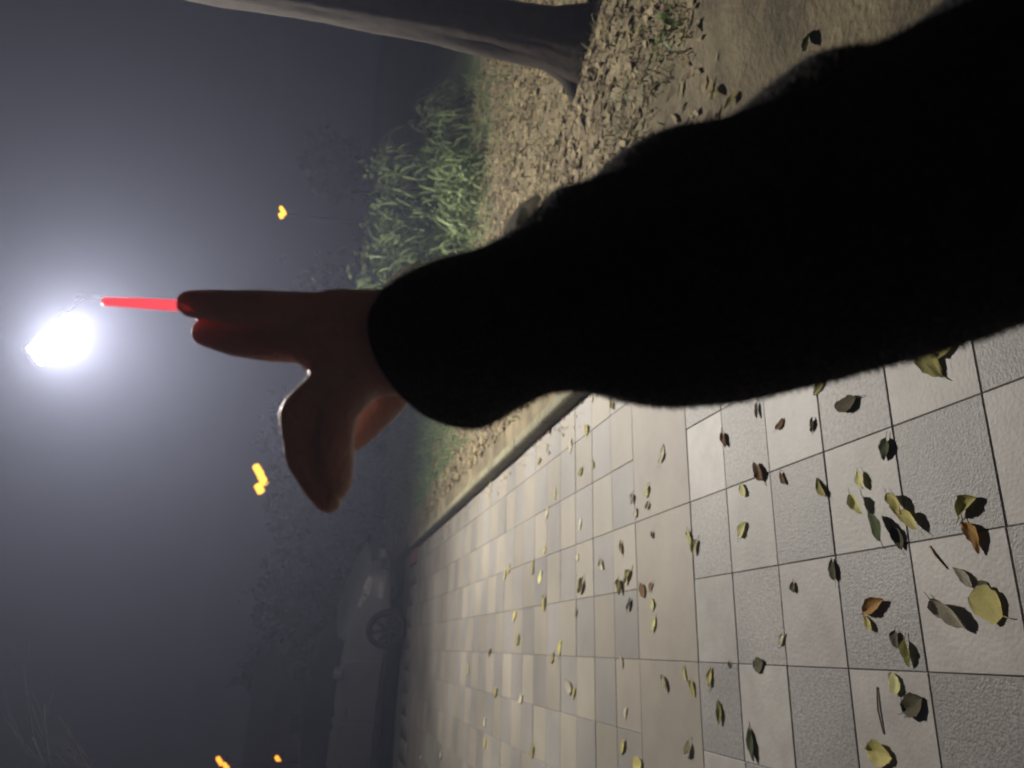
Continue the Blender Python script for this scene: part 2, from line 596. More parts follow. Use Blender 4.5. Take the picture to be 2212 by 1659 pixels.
def litter(name, P, size, mt, z=None):
    """small curled dry leaf scraps, six-vertex strips"""
    n = len(P)
    zz = np.array([verge_z(a, b) for a, b in P]) if z is None else np.full(n, z)
    az = rng.uniform(0, 2 * np.pi, n)
    L = size * rng.uniform(0.5, 1.4, n)
    Wd = L * rng.uniform(0.25, 0.6, n)
    cu = rng.uniform(-0.5, 0.8, n)
    tl = rng.uniform(-0.6, 0.6, n)
    d = np.stack([np.cos(az), np.sin(az)], 1)
    s = np.stack([-np.sin(az), np.cos(az)], 1)
    rows = []
    for t, wf in ((-0.5, 0.25), (-0.1, 1.0), (0.5, 0.2)):
        for sg in (-1, 1):
            xy = P + d * (L * t)[:, None] + s * (Wd * wf * 0.5 * sg)[:, None]
            h = 0.006 + L * 0.35 * np.abs(cu) * (abs(t) * 1.6) + Wd * 0.5 * tl * sg * wf + np.abs(Wd * 0.5 * tl)
            rows.append(np.column_stack([xy, zz + h]))
    V = np.stack(rows, 1).reshape(-1, 3)
    b = np.arange(n)[:, None] * 6
    Q = np.concatenate([b + np.array([[0, 1, 3, 2]]), b + np.array([[2, 3, 5, 4]])], 0)
    o = fast_mesh(name, V, Q, None, [mt])
    o['kind'] = 'stuff'
    return o


P = scatter(15000, 1.68, 6.5, 2.2, 10, lambda a, b: random.random() < (1.0 - 0.7 * green_amount(a, b)) * (0.12 if (a < 2.6 and b < 3.0) else 1) * min(1, max(0.25, 0.85 + 1.6 * vnoise((a, b, 0), 1.7, 44))) and a < 0.9 * b + 1)
litter('leaf_litter', P, 0.072, M['litter'])
P = scatter(500, 1.20, 1.45, 4.2, 10.5, lambda a, b: random.random() < ((a - 1.2) / 0.25) ** 2)
litter('kerbside_litter', P, 0.032, M['litter'], 0.001)


def leaf_cloud(n, centre, rad, size, aspect=0.45, hollow=0.5):
    """n leaf faces inside an ellipsoid, clumped"""
    nc = max(6, n // 60)
    cc = rng.normal(size=(nc, 3))
    cc /= np.linalg.norm(cc, axis=1)[:, None]
    cc *= rng.uniform(hollow, 1.0, nc)[:, None]
    k = rng.integers(0, nc, n)
    p = cc[k] + rng.normal(size=(n, 3)) * 0.20
    p = p * np.array(rad) + np.array(centre)
    u = rng.normal(size=(n, 3)); u /= np.linalg.norm(u, axis=1)[:, None]
    v = np.cross(u, rng.normal(size=(n, 3))); v /= np.linalg.norm(v, axis=1)[:, None]
    L = size * rng.uniform(0.6, 1.4, n)[:, None]
    a, b = u * L * 0.5, v * L * 0.5 * aspect
    V = np.stack([p - a, p + b - a * 0.1, p + a, p - b - a * 0.1], 1).reshape(-1, 3)
    Q = np.arange(n * 4).reshape(-1, 4)
    return V, Q


def fronds(n, R, H, Lr, W):
    """arching narrow leaves growing from a clump, local coordinates"""
    V, Q = [], []
    for i in range(n):
        a0, r0 = random.uniform(0, 6.283), R * math.sqrt(random.random()) * 0.8
        base = Vector((math.cos(a0) * r0, math.sin(a0) * r0, H * random.uniform(0.0, 0.85)))
        az = a0 + random.uniform(-0.9, 0.9)
        d = Vector((math.cos(az), math.sin(az), 0))
        s = Vector((-d.y, d.x, 0.3 * random.uniform(-1, 1)))
        L, up, wd = random.uniform(*Lr), random.uniform(0.5, 1.3), W * random.uniform(0.6, 1.3)
        o = len(V)
        for k in range(6):
            t = k / 5
            p = base + d * (L * t * 0.75) + UPZ * (L * (up * t - 1.15 * t * t))
            p.z = max(p.z, 0.01)
            hw = wd * (0.35 + 1.2 * t) * (1 - t) ** 0.6 + 0.001
            V.append(p - s * hw); V.append(p + s * hw)
        for k in range(5):
            Q.append((o + 2 * k, o + 2 * k + 1, o + 2 * k + 3, o + 2 * k + 2))
    return V, Q


# leafy weeds beside the path, each clump a plant
weeds = [
    (4.10, 8.55, 0.80, 1.35, 'tall bright green weed clump just beyond the arm, nearest the lamp'),
    (4.85, 9.10, 0.65, 0.95, 'bright leafy weed clump second along the bank from the arm'),
    (5.55, 8.75, 0.70, 1.25, 'bushy weed clump in the middle of the weed bank'),
    (6.25, 8.45, 0.55, 0.70, 'lower dark green weed clump beside a gap in the bank'),
    (5.05, 7.55, 0.50, 0.55, 'low spreading weed clump in front of the tall bank'),
    (7.1, 8.90, 0.45, 0.5, 'dim weed clump between the bank and the leaning tree trunk'),
    (4.30, 7.10, 0.38, 0.40, 'small green tuft at the edge of the dry grass'),
    (3.95, 3.05, 0.25, 0.22, 'small dark green weed in bare soil in front of the trunk'),
    (6.6, 6.2, 0.55, 0.7, 'dark weed clump beyond the trunk at the picture edge'),
    (2.95, 2.35, 0.16, 0.16, 'small dark green weed tuft beside smooth bare soil at the picture edge'),
    (2.72, 2.55, 0.12, 0.10, 'tiny weed tuft in dry grass above the black sleeve'),
]
for (x, y, R_, H_, lb) in weeds:
    e = tag(empty('weed_clump', (x, y, verge_z(x, y) - 0.01)), lb, 'weed', 'weeds growing on the verge')
    n = int(190 * R_ * R_ / 0.4 + 50 * H_)
    V, Q = fronds(n, R_, H_, (0.26, 0.62) if H_ > 0.5 else (0.08, 0.2), 0.018 if H_ > 0.5 else 0.010)
    lv, lq = leaf_cloud(int(500 * R_ * H_), (0, 0, H_ * 0.55), (R_ * 0.8, R_ * 0.8, H_ * 0.5), 0.11 if H_ > 0.5 else 0.05, 0.5, 0.4)
    lv[:, 2] = np.maximum(lv[:, 2], 0.01)
    V = [tuple(v) for v in V] + [tuple(v) for v in lv]
    Q = Q + [tuple(int(i) + len(V) - len(lv) for i in q) for q in lq]
    fo = pyd('foliage', V, Q, e, [M['weed']])
    A = Acc()
    for _ in range(4):
        a, r = random.uniform(0, 6.28), min(0.1, R_ * 0.3) * random.random()
        b = Vector((math.cos(a) * r, math.sin(a) * r, 0))
        A.add(tube([b * 0.1, b * 1.2 + UPZ * H_ * 0.5, b * 1.5 + UPZ * H_ * 0.9], [0.006, 0.005, 0.003], 5))
    A.obj('stem', M['weed'], e)


# ------------------------------------------------------------------ trees
def limb(p, d, L, r, depth, acc, spread=0.6, gravity=0.05, rs=random):
    pts, rad = [Vector(p)], [r]
    dd = Vector(d).normalized()
    for k in range(4):
        dd = (dd + Vector((rs.uniform(-1, 1), rs.uniform(-1, 1), rs.uniform(-1, 1))) * 0.16 + UPZ * gravity).normalized()
        pts.append(pts[-1] + dd * L / 4)
        rad.append(r * (1 - 0.5 * (k + 1) / 4))
    acc.add(tube(pts, rad, 8 if r > 0.04 else 5))
    ends = [pts[-1]]
    if depth > 0:
        for k in range(3 if depth > 1 else 4):
            i = rs.choice((2, 3, 4))
            q = (dd + Vector((rs.uniform(-1, 1), rs.uniform(-1, 1), rs.uniform(-0.5, 1))) * spread).normalized()
            ends += limb(pts[i], q, L * rs.uniform(0.5, 0.75), rad[i] * 0.62, depth - 1, acc, spread, gravity, rs)
    return ends


# near leaning trunk
tb = on_plane(1262, 98, 0.10)
tree = tag(empty('tree', (tb.x, tb.y, 0.08)), 'thick dark brown tree trunk rising from dry grass, rough bark lit along one edge', 'tree')
pts, rad = [], []
for k in range(26):
    t = k / 25
    z = -0.1 + 4.6 * t
    pts.append(Vector((0.0 * z + 0.03 * math.sin(z * 1.7), 0.02 * z + 0.02 * math.sin(z * 2.3), z)))
    rad.append(0.175 - 0.010 * z + 0.10 * math.exp(-max(z, 0) / 0.13))
n = 40
V, F = tube(pts, rad, n)
V2 = []
for i, v in enumerate(V):
    c = pts[i // n]
    d = (v - c)
    an = math.atan2(d.y, d.x)
    f = 1 + 0.05 * math.sin(an * 5 + v.z * 1.3) + 0.10 * vnoise((math.cos(an) * 2, math.sin(an) * 2, v.z * 1.5), 1.6, 4) + 0.06 * vnoise((math.cos(an) * 6, math.sin(an) * 6, v.z * 2.2), 1.5, 8)
    V2.append(c + d * f)
pyd('trunk', V2, F, tree, [M['bark']])
A = Acc()
for a_, l_ in ((0.9, 0.3), (2.4, 0.26)):       # root flare
    d = Vector((math.cos(a_), math.sin(a_), 0))
    A.add(tube([d * 0.0 + UPZ * 0.40, d * 0.12 + UPZ * 0.22, d * (l_ * 0.8) + UPZ * 0.07, d * (l_ + 0.15) - UPZ * 0.05], [0.03, 0.09, 0.075, 0.03], 10))
A.obj('root', M['bark'], tree)
A = Acc()
rs = random.Random(5)
ends = []
top = pts[-1]
for a_ in (0.3, 1.5, 2.7, 3.9, 5.2):
    ends += limb(top - UPZ * rs.uniform(0, 0.7), (math.cos(a_), math.sin(a_), 0.75), 2.0, 0.075, 2, A, rs=rs)
A.obj('limb', M['bark'], tree)
Vs, Qs, off = [], [], 0
for e in ends:
    if e.z < 4.1: continue
    v, q = leaf_cloud(70, e, (0.45, 0.45, 0.35), 0.085)
    Vs.append(v); Qs.append(q + off); off += len(v)
fast_mesh('crown', np.concatenate(Vs), np.concatenate(Qs), tree, [M['crown']])

# bare tree off to the side whose twigs hang into view
bt = tag(empty('bare_tree', (-2.6, 8.6, -0.06)), 'bare pale tree whose thin twigs reach into the dark sky', 'tree')
rs = random.Random(12)
A = Acc()
A.add(tube([(0, 0, 0), (0.05, 0.02, 1.2), (0.02, 0, 2.6)], [0.11, 0.09, 0.075], 12))
A.obj('trunk', M['twig'], bt)
A = Acc()
for a_, dz, L_ in ((0.15, 0.45, 1.5), (-0.3, 0.8, 1.6), (0.9, 0.9, 1.7), (2.4, 0.9, 1.8), (3.8, 0.8, 1.7), (5.2, 1.0, 1.6)):
    limb((0.02, 0, 2.5), (math.cos(a_), math.sin(a_), dz), L_, 0.04, 3, A, 0.55, 0.02, rs)
A.obj('branch', M['twig'], bt)

# hedge and trees beyond
hedges = [((2.6, 17.2), (1.0, 0.9, 1.25), 'rounded dark green shrub behind the kerb end near the parked car'),
          ((4.3, 18.2), (1.3, 1.0, 1.5), 'broad dark shrub behind the raised hand, deeper into the lawn'),
          ((1.0, 19.4), (1.2, 1.0, 1.5), 'dark shrub peeking past the front of the parked car'),
          ((7.6, 17.0), (1.6, 1.1, 1.4), 'dark shrub behind the bright weed bank')]
for (x, y), r, lb in hedges:
    e = tag(empty('shrub', (x, y, -0.05)), lb, 'shrub', 'shrubs beyond the lawn')
    v, q = leaf_cloud(3000, (0, 0, r[2] * 0.9), r, 0.26, 0.6, 0.0)
    v = v[:, :]; v[:, 2] = np.maximum(v[:, 2], 0.02)
    fast_mesh('foliage', v, q, e, [M['hedge']])
    A = Acc()
    for k in range(5):
        a = k * 1.26
        A.add(tube([(0.1 * math.cos(a), 0.1 * math.sin(a), 0), (0.5 * math.cos(a), 0.5 * math.sin(a), r[2])], [0.03, 0.015], 6))
    A.obj('stem', M['bark'], e)
bgt = [(-9, 50, 5.0, 'wide dark tree far behind the parked car'), (-1.5, 56, 6.0, 'tall dark tree beyond the car roof, beside an amber lamp'),
       (8, 55, 5.0, 'dark tree far off behind the pointing hand'), (21, 50, 6.0, 'dark tree far behind the weed bank'),
       (32, 48, 5.5, 'dark tree far off next to the leaning trunk'), (44, 44, 6.0, 'dark far tree beyond the trunk')]
for (x, y, h, lb) in bgt:
    e = tag(empty('tree', (x, y, -0.06)), lb, 'tree', 'far trees around the lawn')
    A = Acc()
    A.add(tube([(0, 0, 0), (0.1, 0, h * 0.3), (0, 0.1, h * 0.6)], [0.22, 0.17, 0.1], 10))
    A.obj('trunk', M['bark'], e)
    v, q = leaf_cloud(3800, (0, 0, h * 0.55), (h * 0.36, h * 0.36, h * 0.34), 0.75, 0.7, 0.0)
    fast_mesh('crown', v, q, e, [M['crown']])
# ------------------------------------------------------------------ lamps
LD = 7.5
lamp_p = at_dist(120, 733, LD)
sl = tag(empty('street_lamp', (lamp_p.x, lamp_p.y, 0.05)), 'glaring white street lamp on a slim grey pole above the raised hand', 'street lamp')
hz = lamp_p.z - 0.05
# the head: a flat LED tray tilted towards the path
aim = (Vector((1.9, 4.5, 0.0)) - lamp_p).normalized()
lx = at_dist(170, 690, LD) - at_dist(70, 775, LD)
lx = -aim.cross(ray(120, 733).cross(lx)).normalized()
ly = aim.cross(lx).normalized()
hm = Matrix((lx, ly, -aim)).transposed()
hp = Vector((0, 0, hz))
bm = bmesh.new()
box(bm, (0, 0, 0.045), (0.54, 0.22, 0.06), None, 0.028)
bmesh.ops.rotate(bm, cent=(0, 0, 0), matrix=hm, verts=bm.verts)
bmesh.ops.translate(bm, vec=hp, verts=bm.verts)
bm_obj('lamp_head', bm, M['metal'], sl, True)
bm = bmesh.new()
box(bm, (0, 0, 0.004), (0.50, 0.18, 0.03), None, 0.013)
bmesh.ops.rotate(bm, cent=(0, 0, 0), matrix=hm, verts=bm.verts)
bmesh.ops.translate(bm, vec=hp, verts=bm.verts)
bm_obj('led_panel', bm, M['ledpanel'], sl)
pole_xy = RIGHT * 0.437 + HEAD * 0.6
A = Acc()
A.add(tube([pole_xy + UPZ * -0.1, pole_xy + UPZ * 1.2, pole_xy + UPZ * 2.6, pole_xy + UPZ * (hz + 0.05)], [0.045, 0.036, 0.026, 0.022], 14))
A.obj('pole', M['darkmetal'], sl)
A = Acc()
A.add(tube([pole_xy + UPZ * (hz - 0.02), pole_xy * 0.5 + UPZ * (hz + 0.09), hp - aim * 0.07], [0.016, 0.014, 0.012], 10))
A.obj('bracket', M['darkmetal'], sl)
A = Acc()
A.add(tube([pole_xy + UPZ * -0.05, pole_xy + UPZ * 0.10, pole_xy + UPZ * 0.12], [0.10, 0.10, 0.05], 16))
A.obj('pole_base', M['metal'], sl)
ld = bpy.data.lights.new('lamp_light', 'AREA')
ld.shape = 'RECTANGLE'
ld.size, ld.size_y = 0.46, 0.14
ld.energy = LAMP_POWER
ld.color = LAMP_COL
lo = bpy.data.objects.new('lamp_light', ld)
COL.objects.link(lo)
lm = hm.to_4x4()
lm.translation = lamp_p + aim * 0.025
lo.matrix_world = lm

pd = bpy.data.lights.new('lamp_spill', 'POINT')             # what the lens of the lamp scatters all round
pd.energy, pd.color, pd.shadow_soft_size = LAMP_SPILL, LAMP_COL, 0.07
po = bpy.data.objects.new('lamp_spill', pd)
COL.objects.link(po)
po.location = lamp_p + aim * 0.09

# distant amber clusters and small lights
def far_lamp(px, py, d, size, mt, label, nb, tilt=0.6, cat='street lamp', group='lamps glowing far off'):
    p = at_dist(px, py, d)
    e = tag(empty('street_lamp', (p.x, p.y, -0.06)), label, cat, group)
    h = p.z + 0.06
    A = Acc(); A.add(tube([(0, 0, 0), (0, 0, h * 0.5), (0, 0, h - size * 0.2)], [0.07, 0.055, 0.04], 8)); A.obj('pole', M['darkmetal'], e)
    s = RIGHT
    for k in range(nb):
        o_ = s * (size * 0.36 * (k - (nb - 1) / 2)) + UPZ * (size * 0.30 * random.uniform(-1, 1))
        c = Vector((0, 0, h)) + o_
        ax = (s * math.cos(tilt) + UPZ * math.sin(tilt)) * size * random.uniform(0.20, 0.36)
        A = Acc(); A.add(tube([c - ax, c - ax * 0.8, c + ax * 0.8, c + ax], [size * 0.06, size * 0.17, size * 0.15, size * 0.05], 8)); A.obj('lamp_tube', mt, e)
    A = Acc(); A.add(tube([Vector((0, 0, h - size * 0.2)) - s * size * 0.5, Vector((0, 0, h - size * 0.2)) + s * size * 0.5], [0.03, 0.03], 6)); A.obj('crossbar', M['darkmetal'], e)


far_lamp(553, 1035, 30, 0.95, M['amber'], 'bright amber cluster lamp far off, below the thumb tip', 3)
far_lamp(604, 460, 31, 0.55, M['amber'], 'dimmer amber cluster lamp between hand and tree trunk', 2)
far_lamp(482, 1650, 30, 0.52, M['orange'], 'amber lamp above the car at the picture edge, higher of two', 2)
far_lamp(603, 1640, 32, 0.5, M['orange'], 'slender amber lamp low over the car roof', 1)
far_lamp(654, 1580, 32, 0.45, M['paleamber'], 'pale pinkish lamp just above the car roof', 1)
far_lamp(676, 605, 30, 0.14, M['paleamber'], 'tiny pale lamp beside the index finger', 2)
far_lamp(762, 412, 15, 0.045, M['bluelamp'], 'tiny cold white light at the top of the weed bank', 1)
far_lamp(769, 638, 14, 0.03, M['redlamp'], 'tiny red light where the weeds meet the sleeve', 1)

# low far house behind the car
hb = tag(empty('house', (-4.6, 52, -0.06), 0.12), 'low pinkish house far behind the parked car', 'house')
bm = bmesh.new(); box(bm, (0, 0, 1.5), (9, 6, 3.0)); bm_obj('wall', bm, M['wall'], hb)
V = [(-4.9, -3.4, 3.003), (4.9, -3.4, 3.003), (4.9, 3.4, 3.003), (-4.9, 3.4, 3.003), (-3.2, 0, 4.6), (3.2, 0, 4.6)]
pyd('roof', V, [(0, 1, 5, 4), (2, 3, 4, 5), (1, 2, 5), (3, 0, 4), (0, 3, 2, 1)], hb, [M['roof']], False)
for x in (-3, 3):
    bm = bmesh.new(); box(bm, (x, -3.02, 1.6), (1.3, 0.10, 1.2)); wi = bm_obj('window', bm, M['darkmetal'], hb)
    bm = bmesh.new(); box(bm, (x, -3.075, 1.6), (1.1, 0.02, 1.0)); bm_obj('pane', bm, M['glass'], wi)
bm = bmesh.new(); box(bm, (0, -3.02, 1.05), (1.0, 0.10, 2.1)); bm_obj('door', bm, M['darkmetal'], hb)


# ------------------------------------------------------------------ parked car
cdir = math.atan2(-1.4, 2.95)
car = tag(empty('parked_car', (-0.62, 14.15, 0.0), cdir), 'dark grey parked car standing across the end of the paving', 'car')
# stations along the length: x, half width, z bottom, z belt, z top, half width at top
ST = [(-2.22, .70, .42, .78, .84, .60), (-2.15, .80, .34, .88, .98, .68), (-1.85, .86, .28, .95, 1.20, .66), (-1.35, .89, .24, .97, 1.42, .60),
      (-0.8, .90, .22, .96, 1.485, .61), (-0.2, .90, .21, .95, 1.50, .62), (0.3, .90, .21, .94, 1.46, .61), (0.75, .90, .21, .93, 1.30, .62),
      (1.15, .89, .22, .92, 1.03, .70), (1.55, .88, .23, .86, .95, .72), (1.95, .84, .26, .78, .87, .66), (2.18, .74, .30, .70, .76, .56), (2.27, .60, .36, .62, .66, .45)]
V, F = [], []
for (x, hw, zb, zl, zt, ht) in ST:
    ring = [(hw * 0.82, zb), (hw * 0.97, zb + 0.05), (hw, zb + (zl - zb) * 0.45), (hw * 0.985, zl - 0.03), (hw * 0.95, zl), (ht * 1.04, zl + (zt - zl) * 0.7), (ht * 0.9, zt - 0.01), (ht * 0.45, zt)]
    for (y, z) in ring: V.append((x, -y, z))
    for (y, z) in ring[::-1]: V.append((x, y, z))
n = 16
for i in range(len(ST) - 1):
    for k in range(n):
        k2 = (k + 1) % n
        F.append((i * n + k, (i + 1) * n + k, (i + 1) * n + k2, i * n + k2))
F.append(tuple(range(n)))
F.append(tuple((len(ST) - 1) * n + k for k in range(n))[::-1])
body = pyd('body', V, F, car, [M['carpaint']])
bmx = bmesh.new(); bmx.from_mesh(body.data); bmesh.ops.recalc_face_normals(bmx, faces=bmx.faces); bmx.to_mesh(body.data); bmx.free()
body.data.materials.append(M['glass'])
for p in body.data.polygons:
    if p.center.z > 1.0: p.material_index = 1
sm = body.modifiers.new('smooth', 'SUBSURF'); sm.levels = sm.render_levels = 2


def side_y(x, z, s):
    for a, b in zip(ST, ST[1:]):
        if a[0] <= x <= b[0]:
            t = (x - a[0]) / (b[0] - a[0])
            hw, zl, zt, ht = [a[k] + (b[k] - a[k]) * t for k in (1, 3, 4, 5)]
            if z <= zl: return s * hw
            u = min(1, (z - zl) / max(0.01, (zt - zl) * 0.7))
            return s * (hw * 0.95 + (ht * 1.04 - hw * 0.95) * u)
    return s * 0.8


def side_panel(name, poly, mt, s, off=0.004, th=0.02, parent=car):
    V = [(x, side_y(x, z, s) + s * off, z) for x, z in poly] + [(x, side_y(x, z, s) - s * th, z) for x, z in poly]
    k = len(poly)
    F = [tuple(range(k)), tuple(range(k, 2 * k))[::-1]] + [(i, (i + 1) % k, k + (i + 1) % k, k + i) for i in range(k)]
    return pyd(name, V, F, parent, [mt], False)


for s in (-1, 1):
    side_panel('window', [(-0.1, 0.98), (0.72, 0.975), (0.42, 1.27), (0.1, 1.33), (-0.1, 1.34)], M['glass'], s)
    side_panel('window', [(-1.15, 1.0), (-0.2, 0.985), (-0.2, 1.345), (-0.8, 1.33), (-1.0, 1.27)], M['glass'], s)
    side_panel('quarter_window', [(-1.55, 1.02), (-1.25, 1.005), (-1.1, 1.24), (-1.35, 1.20)], M['glass'], s)
    for x0, x1 in ((-1.12, -0.17), (-0.13, 0.85)):
        dr = side_panel('door', [(x0, 0.34), (x1, 0.34), (x1 + (0.02 if x1 > 0 else 0), 0.66), (x1, 0.90), (x0, 0.92), (x0 - (0.12 if x0 < -1 else 0), 0.66)], M['carpaint'], s, 0.007)
        bm = bmesh.new(); box(bm, (x0 + 0.16, s * 0.915, 0.80), (0.19, 0.035, 0.03), None, 0.008); bm_obj('handle', bm, M['chrome'], dr, True)
    side_panel('sill_trim', [(-1.05, 0.25), (1.0, 0.25), (1.0, 0.32), (-1.05, 0.32)], M['darkmetal'], s, 0.012)
    bm = bmesh.new(); box(bm, (0.72, s * 1.0, 1.0), (0.12, 0.2, 0.13), None, 0.03); bm_obj('mirror', bm, M['carpaint'], car, True)
    for wx in (-1.38, 1.38):
        A = Acc()
        for r0, r1 in ((0.315, 0.22),):
            ring = [(r0 - 0.02, -0.10), (r0, -0.08), (r0, 0.08), (r0 - 0.02, 0.10), (r1, 0.10), (r1, -0.10)]
            Vw, Fw = [], []
            for k in range(28):
                a = k / 28 * 6.28318
                for (r, y) in ring: Vw.append((wx + r * math.cos(a), s * 0.80 + y, 0.318 + r * math.sin(a)))
            for k in range(28):
                for i in range(6):
                    i2, k2 = (i + 1) % 6, (k + 1) % 28
                    Fw.append((k * 6 + i, k * 6 + i2, k2 * 6 + i2, k2 * 6 + i))
            A.add((Vw, Fw))
        wl = A.obj('wheel', M['rubber'], car)
        A = Acc()
        A.add(tube([(wx, s * 0.86, 0.318), (wx, s * 0.885, 0.318)], [0.06, 0.05], 12))
        for k in range(7):
            a = k / 7 * 6.283
            d = Vector((math.cos(a), 0, math.sin(a)))
            c = Vector((wx, s * 0.875, 0.318))
            A.add(tube([c + d * 0.04, c + d * 0.22], [0.026, 0.034], 6))
        A.obj('rim', M['darkmetal'], wl)
    # headlight wrapping the front corner
    V = []
    pr = [(1.72, .74), (1.72, .80), (1.95, .76), (2.14, .705), (2.19, .66), (2.14, .60), (1.95, .63)]
    hl = side_panel('headlight', pr, M['lightglass'], s, 0.012, 0.05)
    for k in range(3):
        side_panel('headlight_bar', [(1.80 + 0.1 * k, .66 + 0.01 * k), (1.83 + 0.1 * k, .66 + 0.01 * k), (1.85 + 0.1 * k, .745 - 0.015 * k), (1.82 + 0.1 * k, .745 - 0.015 * k)], M['chrome'], s, 0.018, 0.01, hl)
    side_panel('fog_lamp', [(1.86, .42), (2.10, .43), (2.14, .50), (1.9, .50)], M['lightglass'], s, 0.012, 0.04)
    side_panel('tail_light', [(-2.14, .80), (-1.9, .84), (-1.86, .93), (-2.1, .92)], M['redlamp'] if False else M['brick'], s, 0.012, 0.04)
bm = bmesh.new(); box(bm, (2.285, 0, 0.56), (0.04, 0.80, 0.10), None, 0.012); bm_obj('grille', bm, M['chrome'], car, True)
bm = bmesh.new(); box(bm, (2.25, 0, 0.40), (0.10, 1.15, 0.13), None, 0.03); bm_obj('bumper', bm, M['darkmetal'], car, True)
bm = bmesh.new(); box(bm, (2.312, 0, 0.42), (0.012, 0.44, 0.10), None, 0.003); bm_obj('number_plate', bm, M['metal'], car)
V = [(1.0, -.58, 1.075), (1.0, .58, 1.075), (0.42, .52, 1.425), (0.42, -.52, 1.425)]
V += [(x - 0.02, y, z - 0.03) for x, y, z in V]
pyd('windscreen', V, [(0, 1, 2, 3), (7, 6, 5, 4), (0, 4, 5, 1), (1, 5, 6, 2), (2, 6, 7, 3), (3, 7, 4, 0)], car, [M['glass']], False)

# ------------------------------------------------------------------ fallen leaves
def leaf_mesh(cname, shape, seed):
    """a leaf one unit long, lying along x: pointed blade with midrib, curled; shape 0 flat 1 folded 2 rolled 3 round"""
    r = random.Random(seed)
    nx_, ny_ = 10, 4
    wmax = (0.25, 0.24, 0.20, 0.36)[shape]
    V, F = [], []
    bend_ = r.uniform(-0.16, 0.16)
    cu, fo, tw = ((0.05, 0.12, 0.0), (0.10, 0.55, 0.1), (0.10, 0.32, 0.12), (0.08, 0.2, 0.08))[shape]
    for i in range(nx_ + 1):
        t = i / nx_
        hw = wmax * (math.sin(math.pi * t ** 0.85) ** (0.75 if shape != 3 else 0.6)) + 0.006
        for j in range(-ny_, ny_ + 1):
            u = j / ny_
            y = u * hw * (1 + 0.07 * math.sin(9 * t + seed) + 0.07 * math.sin(23 * t + 2.3 * seed + 2 * (u > 0)))
            ang = fo * abs(u)
            yy = y * math.cos(ang * 0.7)
            z = abs(y) * math.sin(ang) * 0.9 + cu * (abs(t - 0.5) * 2) ** 2 * 0.5 + 0.012 * math.sin(u * 5 + t * 8 + seed)
            z += 0.012 * abs(math.sin(t * 22)) * abs(u)
            z -= 0.02 * (1 - abs(u)) ** 4
            a2 = tw * (t - 0.5)
            V.append((t - 0.5, bend_ * math.sin(math.pi * t) + yy * math.cos(a2) - z * math.sin(a2) * 0.6, z + abs(yy * math.sin(a2))))
    n = 2 * ny_ + 1
    for i in range(nx_):
        for j in range(n - 1):
            F.append((i * n + j, (i + 1) * n + j, (i + 1) * n + j + 1, i * n + j + 1))
    zmin = min(v[2] for v in V)
    V = [(x, y, z - zmin + 0.004) for x, y, z in V]
    sv, sf = tube([(-0.47, 0, V[ny_][2]), (-0.62, 0.03 * r.uniform(-1, 1), 0.03), (-0.78, 0.09 * r.uniform(-1, 1), 0.02)], [0.012, 0.011, 0.009], 5)
    o = len(V)
    V += [tuple(p) for p in sv]
    F += [tuple(i + o for i in f) for f in sf]
    me = bpy.data.meshes.new('fallen_leaf')
    me.from_pydata(V, [], F)
    me.materials.append(M['leaf_' + cname])
    me.polygons.foreach_set('use_smooth', [True] * len(F))
    return me


LM = {}
